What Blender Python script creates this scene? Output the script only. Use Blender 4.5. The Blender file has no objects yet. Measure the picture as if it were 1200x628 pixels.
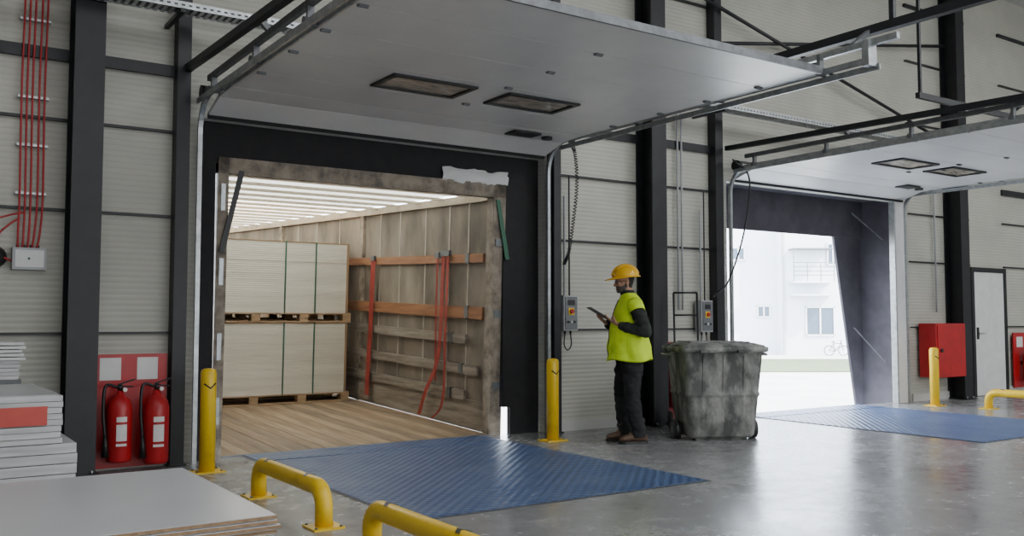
import bpy, bmesh, math, random
from mathutils import Vector, Matrix, Euler, noise
random.seed(4)
V=Vector
FH=V((0.561,0.828,0)); RH=V((0.828,-0.561,0))

# ------------------------------------------------------------ materials
def mat(name,c1,c2=None,rough=.6,metal=0.,scale=4.,bump=0.,stretch=(1,1,1),lo=.35,hi=.65,
        transl=0.,bscale=None,detail=6,spec=None,wave=None,wavebump=.3):
    m=bpy.data.materials.new(name); m.use_nodes=True
    nt=m.node_tree; n=nt.nodes; l=nt.links
    p=n['Principled BSDF']; out=n['Material Output']
    p.inputs['Roughness'].default_value=rough; p.inputs['Metallic'].default_value=metal
    if spec is not None: p.inputs['Specular IOR Level'].default_value=spec
    tc=n.new('ShaderNodeTexCoord'); mp=n.new('ShaderNodeMapping')
    mp.inputs['Scale'].default_value=stretch
    l.new(tc.outputs['Object'],mp.inputs['Vector'])
    nz=n.new('ShaderNodeTexNoise'); nz.inputs['Scale'].default_value=scale; nz.inputs['Detail'].default_value=detail
    nz.inputs['Roughness'].default_value=.6
    l.new(mp.outputs['Vector'],nz.inputs['Vector'])
    if c2 is None: c2=tuple(x*.88 for x in c1)
    cr=n.new('ShaderNodeValToRGB')
    cr.color_ramp.elements[0].position=lo; cr.color_ramp.elements[1].position=hi
    cr.color_ramp.elements[0].color=(*c2,1); cr.color_ramp.elements[1].color=(*c1,1)
    l.new(nz.outputs['Fac'],cr.inputs['Fac']); col=cr.outputs['Color']
    l.new(col,p.inputs['Base Color'])
    last=None
    if bump>0:
        nb=n.new('ShaderNodeTexNoise'); nb.inputs['Scale'].default_value=bscale or scale*4; nb.inputs['Detail'].default_value=4
        l.new(mp.outputs['Vector'],nb.inputs['Vector'])
        bp=n.new('ShaderNodeBump'); bp.inputs['Strength'].default_value=bump; bp.inputs['Distance'].default_value=.02
        l.new(nb.outputs['Fac'],bp.inputs['Height']); l.new(bp.outputs['Normal'],p.inputs['Normal']); last=bp
    if wave:
        w=n.new('ShaderNodeTexWave'); w.bands_direction=wave[0]; w.inputs['Scale'].default_value=wave[1]
        w.inputs['Distortion'].default_value=wave[2] if len(wave)>2 else 0
        l.new(tc.outputs['Object'],w.inputs['Vector'])
        b2=n.new('ShaderNodeBump'); b2.inputs['Strength'].default_value=wavebump; b2.inputs['Distance'].default_value=.01
        l.new(w.outputs['Fac'],b2.inputs['Height'])
        if last: l.new(last.outputs['Normal'],b2.inputs['Normal'])
        l.new(b2.outputs['Normal'],p.inputs['Normal'])
        if len(wave)>3:
            mx=n.new('ShaderNodeMix'); mx.data_type='RGBA'; mx.blend_type='MULTIPLY'
            r2=n.new('ShaderNodeValToRGB'); r2.color_ramp.elements[0].position=0; r2.color_ramp.elements[1].position=.25
            k=wave[3]; r2.color_ramp.elements[0].color=(k,k,k,1)
            l.new(w.outputs['Fac'],r2.inputs['Fac']); mx.inputs['Factor'].default_value=1
            l.new(col,mx.inputs['A']); l.new(r2.outputs['Color'],mx.inputs['B']); l.new(mx.outputs['Result'],p.inputs['Base Color'])
    if transl>0:
        t=n.new('ShaderNodeBsdfTranslucent'); ms=n.new('ShaderNodeMixShader'); ms.inputs['Fac'].default_value=transl
        l.new(col,t.inputs['Color']); l.new(p.outputs['BSDF'],ms.inputs[1]); l.new(t.outputs['BSDF'],ms.inputs[2])
        l.new(ms.outputs['Shader'],out.inputs['Surface'])
    return m

m_wall=mat('wall_panel',(.53,.52,.455),(.45,.445,.39),rough=.5,scale=1.3,wave=('Z',6.3,0,.88),wavebump=.3)
m_wallin=mat('wall_plain',(.55,.55,.52),rough=.7,scale=2)
m_ceil=mat('ceiling_paint',(.55,.55,.53),rough=.8)
m_black=mat('black_steel',(.014,.016,.019),(.009,.01,.012),rough=.45,scale=6,bump=.05)
m_dark=mat('dark_rubber',(.013,.012,.014),(.007,.007,.008),rough=.75,scale=8,bump=.15)
m_curt=mat('shelter_fabric',(.085,.078,.095),(.055,.05,.062),rough=.7,scale=3,bump=.4,bscale=4)
m_galv=mat('galvanized_steel',(.5,.52,.53),(.34,.36,.37),rough=.38,metal=.8,scale=14)
m_galvd=mat('dull_steel',(.2,.21,.22),(.14,.145,.15),rough=.5,metal=.6,scale=14)
m_door=mat('door_panel_white',(.74,.73,.71),(.66,.655,.645),rough=.35,scale=1.5,bump=.06,bscale=60,wave=('Y',9.),wavebump=.06)
m_doorgap=mat('panel_gap',(.08,.08,.085),rough=.7)
m_pane=mat('acrylic_pane',(.55,.47,.38),(.22,.2,.17),rough=.12,scale=5,stretch=(1,4,1))
m_yel=mat('yellow_paint',(.85,.56,.015),(.74,.46,.01),rough=.35,scale=9,bump=.04,lo=.3,hi=.45)
m_red=mat('red_paint',(.5,.012,.018),(.38,.01,.014),rough=.35,scale=5)
m_redc=mat('red_cable',(.45,.02,.025),rough=.5)
m_white=mat('white_paint',(.75,.75,.74),rough=.5)
m_grey=mat('grey_plastic',(.42,.43,.44),rough=.5)
m_dgrey=mat('dark_grey_plastic',(.06,.062,.065),rough=.5)
m_blk=mat('black_plastic',(.015,.015,.016),rough=.4)
m_wood1=mat('deck_wood_a',(.36,.25,.15),(.2,.13,.075),rough=.6,scale=3,stretch=(6,.5,1),bump=.15)
m_wood2=mat('deck_wood_b',(.44,.32,.2),(.26,.18,.11),rough=.6,scale=3,stretch=(6,.5,1),bump=.15)
m_wood3=mat('deck_wood_c',(.29,.21,.13),(.17,.12,.08),rough=.6,scale=3,stretch=(6,.5,1),bump=.15)
m_woodr=mat('board_wood_red',(.36,.17,.075),(.22,.09,.04),rough=.6,scale=3,stretch=(6,.5,6),bump=.1)
m_woodg=mat('board_wood_grey',(.33,.285,.23),(.17,.14,.11),rough=.7,scale=3,stretch=(6,.5,6),bump=.1)
m_pallet=mat('pallet_wood',(.42,.28,.15),(.27,.17,.09),rough=.75,scale=5,stretch=(1,4,4),bump=.1)
m_tarp=mat('tarpaulin_wall',(.33,.28,.22),(.12,.1,.078),rough=.7,scale=1.3,transl=.2,bump=.35,bscale=5,lo=.32,hi=.68,stretch=(1,1.4,.6),detail=9)
m_band=mat('tarpaulin_seam',(.5,.44,.36),(.4,.35,.28),rough=.7,scale=3)
m_roof=mat('tarpaulin_roof',(.9,.88,.82),(.84,.81,.75),rough=.6,scale=2,transl=.55)
m_slat=mat('roof_slat',(.55,.46,.34),(.44,.36,.26),rough=.6,scale=5,transl=.1)
m_frame=mat('weathered_frame',(.36,.3,.23),(.13,.105,.08),rough=.6,scale=7,bump=.15,detail=10)
m_load=mat('sheet_load',(.7,.66,.55),(.58,.54,.44),rough=.35,scale=2.,stretch=(.4,.4,6),wave=('Z',11,.6,.88),wavebump=.25)
m_card=mat('cardboard_edge',(.33,.2,.1),rough=.8)
m_green=mat('green_strap',(.02,.13,.07),rough=.5)
m_strap=mat('red_strap',(.38,.045,.03),(.24,.03,.02),rough=.7,scale=12)
m_chip=mat('particle_board_edge',(.38,.25,.14),(.25,.16,.09),rough=.8,scale=40)
m_lam=mat('white_laminate',(.55,.555,.565),(.51,.515,.525),rough=.3,scale=1.5)
m_wrap=mat('wrapped_sheets',(.62,.62,.62),(.45,.46,.47),rough=.25,scale=4,stretch=(.5,.5,5),bump=.3,bscale=6)
m_asph=mat('yard_concrete',(.5,.5,.49),(.42,.42,.41),rough=.9,scale=.5)
m_grass=mat('grass',(.1,.13,.055),(.06,.085,.04),rough=.95,scale=3,bump=.5)
m_plast=mat('building_plaster',(.66,.68,.74),(.6,.62,.68),rough=.9,scale=.3)
m_glass=mat('window_glass_dark',(.07,.1,.14),rough=.25)
m_bin=mat('stained_bin_plastic',(.33,.33,.31),(.085,.09,.085),rough=.7,scale=6,bump=.35,lo=.42,hi=.66,detail=15,stretch=(1,1,.55))
m_skin=mat('skin',(.45,.25,.16),(.38,.2,.13),rough=.55,scale=12)
m_beard=mat('beard_hair',(.13,.105,.09),(.05,.04,.035),rough=.9,scale=60,bump=.4)
m_hair=mat('hair_dark',(.03,.025,.02),rough=.9,scale=60,bump=.4)
m_vest=mat('hi_vis_fabric',(.68,.92,.02),(.56,.8,.015),rough=.75,scale=4,bump=.5,bscale=9)
m_jack=mat('jacket_fabric',(.03,.037,.031),(.017,.021,.018),rough=.9,scale=8,bump=.5,bscale=12)
m_trou=mat('trouser_fabric',(.018,.019,.022),(.011,.012,.014),rough=.9,scale=8,bump=.5,bscale=10)
m_boot=mat('boot_leather',(.13,.075,.045),(.08,.045,.028),rough=.6,scale=12,bump=.2)
m_helm=mat('helmet_plastic',(.88,.5,.01),(.85,.46,.01),rough=.25,scale=3)
m_eye=mat('eye_white',(.7,.68,.65),rough=.2)
m_screen=mat('tablet_screen',(.12,.16,.2),rough=.1)
m_label=mat('paper_label',(.8,.8,.78),rough=.6)
m_redlab=mat('red_label',(.6,.1,.08),rough=.6)

def mk_floor():
    m=bpy.data.materials.new('polished_concrete'); m.use_nodes=True
    nt=m.node_tree;n=nt.nodes;l=nt.links;p=n['Principled BSDF']
    tc=n.new('ShaderNodeTexCoord')
    a=n.new('ShaderNodeTexNoise'); a.inputs['Scale'].default_value=.55; a.inputs['Detail'].default_value=10; a.inputs['Roughness'].default_value=.7
    b=n.new('ShaderNodeTexNoise'); b.inputs['Scale'].default_value=6; b.inputs['Detail'].default_value=10; b.inputs['Roughness'].default_value=.7
    l.new(tc.outputs['Object'],a.inputs['Vector']); l.new(tc.outputs['Object'],b.inputs['Vector'])
    r=n.new('ShaderNodeValToRGB'); r.color_ramp.elements[0].position=.36; r.color_ramp.elements[1].position=.66
    r.color_ramp.elements[0].color=(.17,.172,.176,1); r.color_ramp.elements[1].color=(.33,.335,.337,1)
    mx=n.new('ShaderNodeMix'); mx.data_type='FLOAT'; mx.inputs['Factor'].default_value=.4
    l.new(a.outputs['Fac'],mx.inputs['A']); l.new(b.outputs['Fac'],mx.inputs['B'])
    l.new(mx.outputs['Result'],r.inputs['Fac']); l.new(r.outputs['Color'],p.inputs['Base Color'])
    q=n.new('ShaderNodeMapRange'); q.inputs['From Min'].default_value=.35;q.inputs['From Max'].default_value=.65
    q.inputs['To Min'].default_value=.16;q.inputs['To Max'].default_value=.34
    l.new(mx.outputs['Result'],q.inputs['Value']); l.new(q.outputs['Result'],p.inputs['Roughness'])
    bp=n.new('ShaderNodeBump'); bp.inputs['Strength'].default_value=.07; bp.inputs['Distance'].default_value=.02
    l.new(b.outputs['Fac'],bp.inputs['Height']); l.new(bp.outputs['Normal'],p.inputs['Normal'])
    p.inputs['Specular IOR Level'].default_value=.9
    return m
m_floor=mk_floor()
def mk_plate():
    m=bpy.data.materials.new('blue_tread_plate'); m.use_nodes=True
    nt=m.node_tree;n=nt.nodes;l=nt.links;p=n['Principled BSDF']
    tc=n.new('ShaderNodeTexCoord'); mp=n.new('ShaderNodeMapping'); mp.inputs['Rotation'].default_value=(0,0,math.radians(45))
    l.new(tc.outputs['Object'],mp.inputs['Vector'])
    ws=[]
    for d in 'XY':
        w=n.new('ShaderNodeTexWave'); w.bands_direction=d; w.inputs['Scale'].default_value=4.5; l.new(mp.outputs['Vector'],w.inputs['Vector']); ws.append(w)
    mu=n.new('ShaderNodeMath'); mu.operation='MULTIPLY'; l.new(ws[0].outputs['Fac'],mu.inputs[0]); l.new(ws[1].outputs['Fac'],mu.inputs[1])
    bp=n.new('ShaderNodeBump'); bp.inputs['Strength'].default_value=1; bp.inputs['Distance'].default_value=.01
    l.new(mu.outputs[0],bp.inputs['Height']); l.new(bp.outputs['Normal'],p.inputs['Normal'])
    a=n.new('ShaderNodeTexNoise'); a.inputs['Scale'].default_value=2.2; a.inputs['Detail'].default_value=10; a.inputs['Roughness'].default_value=.7; l.new(tc.outputs['Object'],a.inputs['Vector'])
    r=n.new('ShaderNodeValToRGB'); r.color_ramp.elements[0].position=.38; r.color_ramp.elements[1].position=.7
    r.color_ramp.elements[0].color=(.025,.065,.19,1); r.color_ramp.elements[1].color=(.1,.145,.26,1)
    l.new(a.outputs['Fac'],r.inputs['Fac'])
    mx=n.new('ShaderNodeMix'); mx.data_type='RGBA'; l.new(mu.outputs[0],mx.inputs['Factor']); l.new(r.outputs['Color'],mx.inputs['A']); mx.inputs['B'].default_value=(.11,.165,.3,1)
    l.new(mx.outputs['Result'],p.inputs['Base Color'])
    p.inputs['Roughness'].default_value=.4; p.inputs['Metallic'].default_value=.15
    return m
m_plate=mk_plate()

# ------------------------------------------------------------ builder
def basis(d):
    d=d.normalized(); a=V((0,0,1)) if abs(d.z)<.9 else V((1,0,0))
    u=d.cross(a).normalized(); w=u.cross(d).normalized(); return u,w
class B:
    def __init__(s,name): s.name=name; s.bm=bmesh.new(); s.mats=[]; s.xf=Matrix.Identity(4)
    def mi(s,m):
        if m not in s.mats: s.mats.append(m)
        return s.mats.index(m)
    def vt(s,p): return s.bm.verts.new(s.xf@V(p))
    def face(s,vs,i,sm=False):
        try: f=s.bm.faces.new(vs)
        except ValueError: return
        f.material_index=i; f.smooth=sm
    def box(s,x0,x1,y0,y1,z0,z1,m):
        return s.hexa([(x0,y0,z0),(x1,y0,z0),(x1,y1,z0),(x0,y1,z0),(x0,y0,z1),(x1,y0,z1),(x1,y1,z1),(x0,y1,z1)],m)
    def hexa(s,ps,m):
        v=[s.vt(p) for p in ps]; i=s.mi(m)
        for q in ((3,2,1,0),(4,5,6,7),(0,1,5,4),(1,2,6,5),(2,3,7,6),(3,0,4,7)): s.face([v[k] for k in q],i)
    def bar(s,p0,p1,w,h,m,up=V((0,0,1))):
        p0=V(p0);p1=V(p1);d=(p1-p0).normalized()
        if abs(d.dot(up))>.95: up=V((0,1,0))
        u=d.cross(up).normalized()*w/2; n=u.cross(d).normalized()*h/2
        s.hexa([p0-u-n,p0+u-n,p1+u-n,p1-u-n,p0-u+n,p0+u+n,p1+u+n,p1-u+n],m)
    def loft(s,rings,m,caps=True,sm=True,closed=False):
        i=s.mi(m); R=[[s.vt(p) for p in r] for r in rings]; n=len(R[0])
        rng=range(len(R)) if closed else range(len(R)-1)
        for a in rng:
            A=R[a];C=R[(a+1)%len(R)]
            for k in range(n): s.face([A[k],A[(k+1)%n],C[(k+1)%n],C[k]],i,sm)
        if caps and not closed:
            s.face(R[0][::-1],i); s.face(R[-1],i)
    def tube(s,pts,r,m,seg=10,caps=True,closed=False,flat=False):
        pts=[V(p) for p in pts]; n=len(pts); rs=r if isinstance(r,(list,tuple)) else [r]*n
        rings=[]; u=None
        for k in range(n):
            if closed: d=(pts[(k+1)%n]-pts[k-1])
            else: d=pts[min(k+1,n-1)]-pts[max(k-1,0)]
            d.normalize()
            if u is None: u,w=basis(d)
            else:
                u=(u-d*u.dot(d)); u.normalize(); w=u.cross(d).normalized()
            rings.append([pts[k]+(u*math.cos(t)+w*math.sin(t))*rs[k] for t in [2*math.pi*(j+.5)/seg for j in range(seg)]])
        s.loft(rings,m,caps,not flat,closed)
    def cyl(s,p0,p1,r,m,seg=16,r2=None): s.tube([p0,p1],[r,r if r2 is None else r2],m,seg)
    def lathe(s,o,prof,m,seg=20,axis=(0,0,1),sm=True):
        o=V(o); ax=V(axis).normalized(); u,w=basis(ax)
        s.loft([[o+ax*z+(u*math.cos(2*math.pi*k/seg)+w*math.sin(2*math.pi*k/seg))*max(r,1e-4) for k in range(seg)] for r,z in prof],m,True,sm)
    def sph(s,c,r,m,seg=14,rings=9,rot=None):
        c=V(c); r=r if isinstance(r,(tuple,list)) else (r,r,r); L=[]
        for a in range(1,rings):
            th=math.pi*a/rings-math.pi/2
            ring=[]
            for k in range(seg):
                ph=2*math.pi*k/seg
                p=V((r[0]*math.cos(th)*math.cos(ph),r[1]*math.cos(th)*math.sin(ph),r[2]*math.sin(th)))
                if rot: p=rot@p
                ring.append(c+p)
            L.append(ring)
        s.loft(L,m)
    def fin(s,bevel=0,parent=None,xf=None,sub=0):
        if xf is not None: bmesh.ops.transform(s.bm,matrix=xf,verts=s.bm.verts)
        bmesh.ops.recalc_face_normals(s.bm,faces=s.bm.faces)
        vs=[v.co for v in s.bm.verts]
        lo=V([min(v[i] for v in vs) for i in range(3)]); hi=V([max(v[i] for v in vs) for i in range(3)])
        o=V(((lo.x+hi.x)/2,(lo.y+hi.y)/2,lo.z))
        bmesh.ops.translate(s.bm,vec=-o,verts=s.bm.verts)
        me=bpy.data.meshes.new(s.name); s.bm.to_mesh(me); s.bm.free()
        for m in s.mats: me.materials.append(m)
        ob=bpy.data.objects.new(s.name,me); bpy.context.collection.objects.link(ob); ob.location=o
        if bevel>0:
            b=ob.modifiers.new('bevel','BEVEL'); b.width=bevel; b.segments=2; b.limit_method='ANGLE'; b.angle_limit=math.radians(50)
        if sub: 
            q=ob.modifiers.new('sub','SUBSURF'); q.levels=sub; q.render_levels=sub
        if parent: ob.parent=parent
        return ob
def empty(name):
    e=bpy.data.objects.new(name,None); bpy.context.collection.objects.link(e); return e
def arc(c,r,a0,a1,n,u,w): 
    c=V(c);u=V(u);w=V(w)
    return [c+u*r*math.cos(a0+(a1-a0)*k/n)+w*r*math.sin(a0+(a1-a0)*k/n) for k in range(n+1)]
def smooth_path(pts,n=6):
    pts=[V(p) for p in pts]; out=[]
    P=[pts[0]*2-pts[1]]+pts+[pts[-1]*2-pts[-2]]
    for i in range(1,len(P)-2):
        for k in range(n):
            t=k/n; a,b,c,d=P[i-1],P[i],P[i+1],P[i+2]
            out.append(.5*((2*b)+(c-a)*t+(2*a-5*b+4*c-d)*t*t+(3*b-a-3*c+d)*t**3))
    out.append(pts[-1]); return out

# ------------------------------------------------------------ room
YW=8.5; HT=7.0; OFF=6.9
O1=(2.3,6.2); O2=(2.3+OFF,6.2+OFF); OH=3.12
X0,X1,YB=-5.,21.,-8.
b=B('floor'); b.box(X0,X1,YB,8.6,-.25,0,m_floor); b.fin()
b=B('wall_back')
for x0,x1 in ((X0,O1[0]),(O1[1],O2[0]),(O2[1],X1)): b.box(x0,x1,YW,YW+.12,0,HT,m_wall)
for o in (O1,O2): b.box(o[0],o[1],YW,YW+.12,OH,HT,m_wall)
wb=b.fin()
b=B('wall_left'); b.box(X0-.12,X0,YB,YW+.12,0,HT,m_wallin); b.fin()
b=B('wall_right'); b.box(X1,X1+.12,YB,YW+.12,0,HT,m_wallin); b.fin()
b=B('wall_front'); b.box(X0,X1,YB-.12,YB,0,HT,m_wallin); b.fin()
b=B('ceiling'); b.box(X0-.12,X1+.12,YB-.12,YW+.12,HT,HT+.15,m_ceil); b.fin()

def column(x0,x1,y0=8.2,y1=8.5):
    b=B('steel_column')
    b.box(x0,x1,y0,y0+.022,0,HT,m_black); b.box(x0,x1,y1-.022,y1-.002,0,HT,m_black)
    xc=(x0+x1)/2; b.box(xc-.01,xc+.01,y0+.022,y1-.022,0,HT,m_black)
    b.box(x0-.03,x1+.03,y0-.03,y1-.002,0,.02,m_black)
    for sx in (x0+.03,x1-.03): b.cyl((sx,y0-.012,.02),(sx,y0-.012,.05),.012,m_galv,8)
    b.fin()
for x in (1.21,7.6,14.3): column(x,x+.235)
def post(x0,x1,y0=8.36,y1=8.498,m=m_black):
    b=B('door_jamb_post'); b.box(x0,x1,y0,y1,0,HT-.01,m); b.box(x0-.02,x1+.02,y0-.02,y1,0,.015,m); b.fin(.004)
post(2.07,2.19); post(6.24,6.34); post(8.86,9.0); 
b=B('wall_girts')
segs=((X0,1.21),(1.45,2.07),(6.34,7.6),(7.84,8.86),(13.3,14.3),(14.54,15.0),(16.1,X1))
for z,h in ((.0,.16),(1.16,.02),(2.19,.022),(2.95,.022),(3.5,.1),(4.4,.022),(5.4,.022),(6.3,.05)):
    for a,c in segs:
        if z==0: b.box(a,c,8.47,8.498,.0,.12,m_wallin)
        else: b.box(a,c,8.455,8.498,z-h/2,z+h/2,m_black)
g=b.fin(); g.parent=wb; g.matrix_parent_inverse=Matrix.Translation(-wb.location)
b=B('trim_1'); b.box(12.83,13.12,8.42,8.499,0,3.1,m_white); b.box(12.80,12.83,8.4,8.499,0,3.1,m_galv); b.fin(.004)

def tray(x0,x1,y,z):
    b=B('cable_tray')
    b.box(x0,x1,y-.1,y-.097,z,z+.06,m_galv); b.box(x0,x1,y+.097,y+.1,z,z+.06,m_galv)
    n=int((x1-x0)/.06)
    for k in range(n): 
        x=x0+k*.06; b.box(x,x+.03,y-.097,y+.097,z,z+.003,m_galv)
    for k in range(n): 
        x=x0+k*.06; b.box(x+.01,x+.04,y-.1015,y-.1001,z+.022,z+.038,m_dgrey)
    for yy in (y-.06,y,y+.05): b.box(x0,x1,yy,yy+.02,z+.0035,z+.02,m_dgrey)
    x=x0+.6
    while x<x1: b.bar((x,y-.12,z-.02),(x,8.499,z-.02),.04,.035,m_black); x+=2.2
    b.fin()
tray(-3,15.5,8.05,3.92)

# ------------------------------------------------------------ dock doors
def dock_door(ox):
    xl,xr=2.36+ox,6.14+ox
    root=empty('sectional_door')
    b=B('door_slab')
    ys=[4.66,5.24,5.84,6.44,7.14,7.74]
    zt=3.25
    secs=[((ys[k],zt),(ys[k+1],zt)) for k in range(5)]+[((7.74,zt),(8.08,zt-.02)),((8.08,zt-.02),(8.4,zt-.12))]
    for (ya,za),(yb,zb) in secs:
        g=.004
        d=V((0,yb-ya,zb-za)).normalized(); n=V((0,-d.z,d.y))*.04
        a=V((0,ya,za))+d*g; c=V((0,yb,zb))-d*g
        b.hexa([V((xl,0,0))+a,V((xr,0,0))+a,V((xr,0,0))+c,V((xl,0,0))+c,V((xl,0,0))+a+n,V((xr,0,0))+a+n,V((xr,0,0))+c+n,V((xl,0,0))+c+n],m_door)
        b.bar(V((xl,0,0))+V((0,yb,zb))+n*.6,V((xr,0,0))+V((0,yb,zb))+n*.6,.03,.03,m_doorgap)
        if zb==zt and yb<7.7:
            for f in (.015,.52,.985):
                x=xl+(xr-xl)*f; w=.035
                b.box(x-w,x+w,yb-.02,yb+.02,zt-.012,zt,m_galvd)
                b.cyl((x-w,yb,zt-.012),(x+w,yb,zt-.012),.008,m_galvd,8)
    b.bar((xl,8.42,zt-.12),(xr,8.42,zt-.12),.04,.05,m_dark)
    b.bar((xl,4.64,zt+.02),(xr,4.64,zt+.02),.02,.06,m_galvd)
    b.box(xl-.02,xl,4.66,7.9,zt-.003,zt+.045,m_galv); b.box(xr,xr+.02,4.66,7.9,zt-.003,zt+.045,m_galv)
    for wx0,wx1 in ((3.3+ox,4.1+ox),(4.42+ox,5.2+ox)):
        y0,y1=6.56,7.0; z=zt
        b.box(wx0,wx1,y0,y0+.045,z-.02,z,m_blk); b.box(wx0,wx1,y1-.045,y1,z-.02,z,m_blk)
        b.box(wx0,wx0+.045,y0+.045,y1-.045,z-.02,z,m_blk); b.box(wx1-.045,wx1,y0+.045,y1-.045,z-.02,z,m_blk)
        b.box(wx0+.045,wx1-.045,y0+.045,y1-.045,z-.006,z,m_pane)
    b.box(5.32+ox,5.66+ox,7.8,8.0,zt-.03,zt-.012,m_blk)
    b.cyl((5.82+ox,7.93,zt-.04),(5.82+ox,7.93,zt-.015),.06,m_blk,16)
    b.fin(.002,parent=root)
    b=B('door_tracks')
    for x,sgn in ((xl-.07,-1),(xr+.06,1)):
        pts=[(x,8.42,.0),(x,8.42,2.85)]+arc((x,8.1,2.95),.32,0,math.pi/2,8,(0,1,0),(0,0,1))+[(x,4.3,3.27)]
        b.tube(pts,.028,m_galv,4,flat=True)
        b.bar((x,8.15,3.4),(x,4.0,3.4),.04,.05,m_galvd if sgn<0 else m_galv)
        b.bar((x+sgn*.06,8.3,3.22),(x+sgn*.06,4.2,3.22),.012,.05,m_galv)
        for y in (8.0,6.9,5.8,4.7): 
            b.bar((x,y,3.26),(x,y,3.42),.05,.03,m_galvd)
            b.cyl((x-.05,y,3.27),(x+.05,y,3.27),.03,m_galvd,10)
        b.box(x-.05,x+.05,4.22,4.28,3.22,3.42,m_galv)
        b.cyl((x-.03,8.3,3.3),(x+.03,8.3,3.3),.07,m_blk,16)
    b.cyl((xl-.1,8.32,3.36),(xr+.1,8.32,3.36),.016,m_galvd,10)
    b.fin(parent=root)
    b=B('track_supports')
    b.bar((xl-.2,8.36,3.52),(xl-.12,3.2,3.42),.06,.06,m_black)
    b.bar((xr+.3,8.36,3.58),(xr+.3,2.5,3.58),.07,.07,m_black)
    for y in (6.6,4.4):
        b.bar((xr+.07,y,3.42),(xr+.3,y,3.58),.04,.04,m_galvd)
        b.bar((xl-.07,y,3.42),(xl-.15,y,3.5),.04,.04,m_galvd)
    b.bar((xr+.3,4.2,3.6),(xr+.3,4.2,HT),.04,.04,m_black); b.bar((xl-.14,3.4,3.45),(xl-.14,3.4,HT),.05,.05,m_black)
    b.bar((xr+.3,2.5,3.58),(xr+.3,2.5,HT),.05,.05,m_black)
    b.fin(parent=root)
dock_door(0); dock_door(OFF)
b=B('diagonal_brace')
b.tube([(8.6,8.35,4.85),(14.2,8.35,5.75)],.025,m_black,8); b.tube([(7.9,8.3,5.6),(14.25,8.3,4.1)],.025,m_black,8)
b.tube([(14.6,8.3,4.1),(19,8.3,6.3)],.025,m_black,8); b.fin()
b=B('overhead_beam')
b.bar((9.0,5.6,3.66),(16.5,5.6,3.66),.05,.06,m_black)
for x in (12.9,16.4): b.bar((x,5.6,3.66),(x,5.6,HT),.05,.05,m_black)
b.bar((9.05,5.6,3.66),(9.05,5.6,HT),.03,.03,m_black)
b.fin()

def leveler(ox):
    b=B('dock_leveler')
    b.box(2.8+ox,5.42+ox,5.25,8.15,-.03,.008,m_plate)
    b.box(2.8+ox,5.42+ox,8.16,8.62,-.03,.012,m_plate)
    for x in (2.78+ox,5.42+ox): b.box(x,x+.02,5.23,8.6,-.02,.004,m_dgrey)
    b.box(2.78+ox,5.44+ox,5.22,5.25,-.02,.004,m_dgrey)
    b.fin()
leveler(0); leveler(OFF-.25)
def bollard(x,y=7.9):
    b=B('safety_bollard')
    b.lathe((x,y,0),[(.065,.01),(.065,.83),(.058,.85),(.04,.862),(0,.866)],m_yel,20)
    b.box(x-.13,x+.13,y-.1,y+.1,0,.012,m_yel)
    for sx in (-1,1):
        for sy in (-1,1): b.cyl((x+sx*.1,y+sy*.075,.012),(x+sx*.1,y+sy*.075,.025),.012,m_galvd,6)
    b.tube([(x-.05,y-.05,.74),(x-.0,y-.068,.7),(x+.045,y-.05,.74)],.007,m_blk,6)
    b.fin()
for x in (2.26,5.87,12.95): bollard(x)
def guide(x,y0,y1):
    b=B('wheel_guide_rail'); r=.055;h=.235
    pts=[(x,y0,.01),(x,y0,h-.12)]+arc((x,y0+.12,h-.12),.12,math.pi,math.pi/2,6,(0,1,0),(0,0,1))[1:]+arc((x,y1-.12,h-.12),.12,math.pi/2,0,6,(0,1,0),(0,0,1))+[(x,y1,.01)]
    b.tube(pts,r,m_yel,16)
    for y in (y0,y1):
        b.box(x-.1,x+.1,y-.1,y+.1,0,.012,m_yel)
        for sx in (-1,1):
            for sy in (-1,1): b.cyl((x+sx*.08,y+sy*.08,.012),(x+sx*.08,y+sy*.08,.022),.01,m_galvd,6)
    for yy in (y0+.22,y1-.25):
        b.hexa([(x-.035,yy,h+.048),(x+.0,yy+.04,h+.054),(x+.0,yy+.08,h+.054),(x-.035,yy+.04,h+.048),(x-.035,yy,h+.05),(x+.0,yy+.04,h+.057),(x+.0,yy+.08,h+.057),(x-.035,yy+.04,h+.05)],m_blk)
        b.hexa([(x+.0,yy+.04,h+.054),(x+.035,yy,h+.048),(x+.035,yy+.04,h+.048),(x+.0,yy+.08,h+.054),(x+.0,yy+.04,h+.057),(x+.035,yy,h+.05),(x+.035,yy+.04,h+.05),(x+.0,yy+.08,h+.057)],m_blk)
    b.fin()
guide(2.26,5.4,6.6); guide(2.26,3.5,4.72); guide(13.15,6.0,7.2)

# ------------------------------------------------------------ dock shelters
b=B('dock_shelter')
b.box(2.1,2.5,8.63,8.70,-.6,3.4,m_dark); b.box(5.82,6.4,8.63,8.70,-.6,3.4,m_dark); b.box(5.72,5.82,8.63,8.70,.3,2.74,m_dark)
b.box(2.5,5.82,8.63,8.70,2.74,3.4,m_dark)
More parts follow.
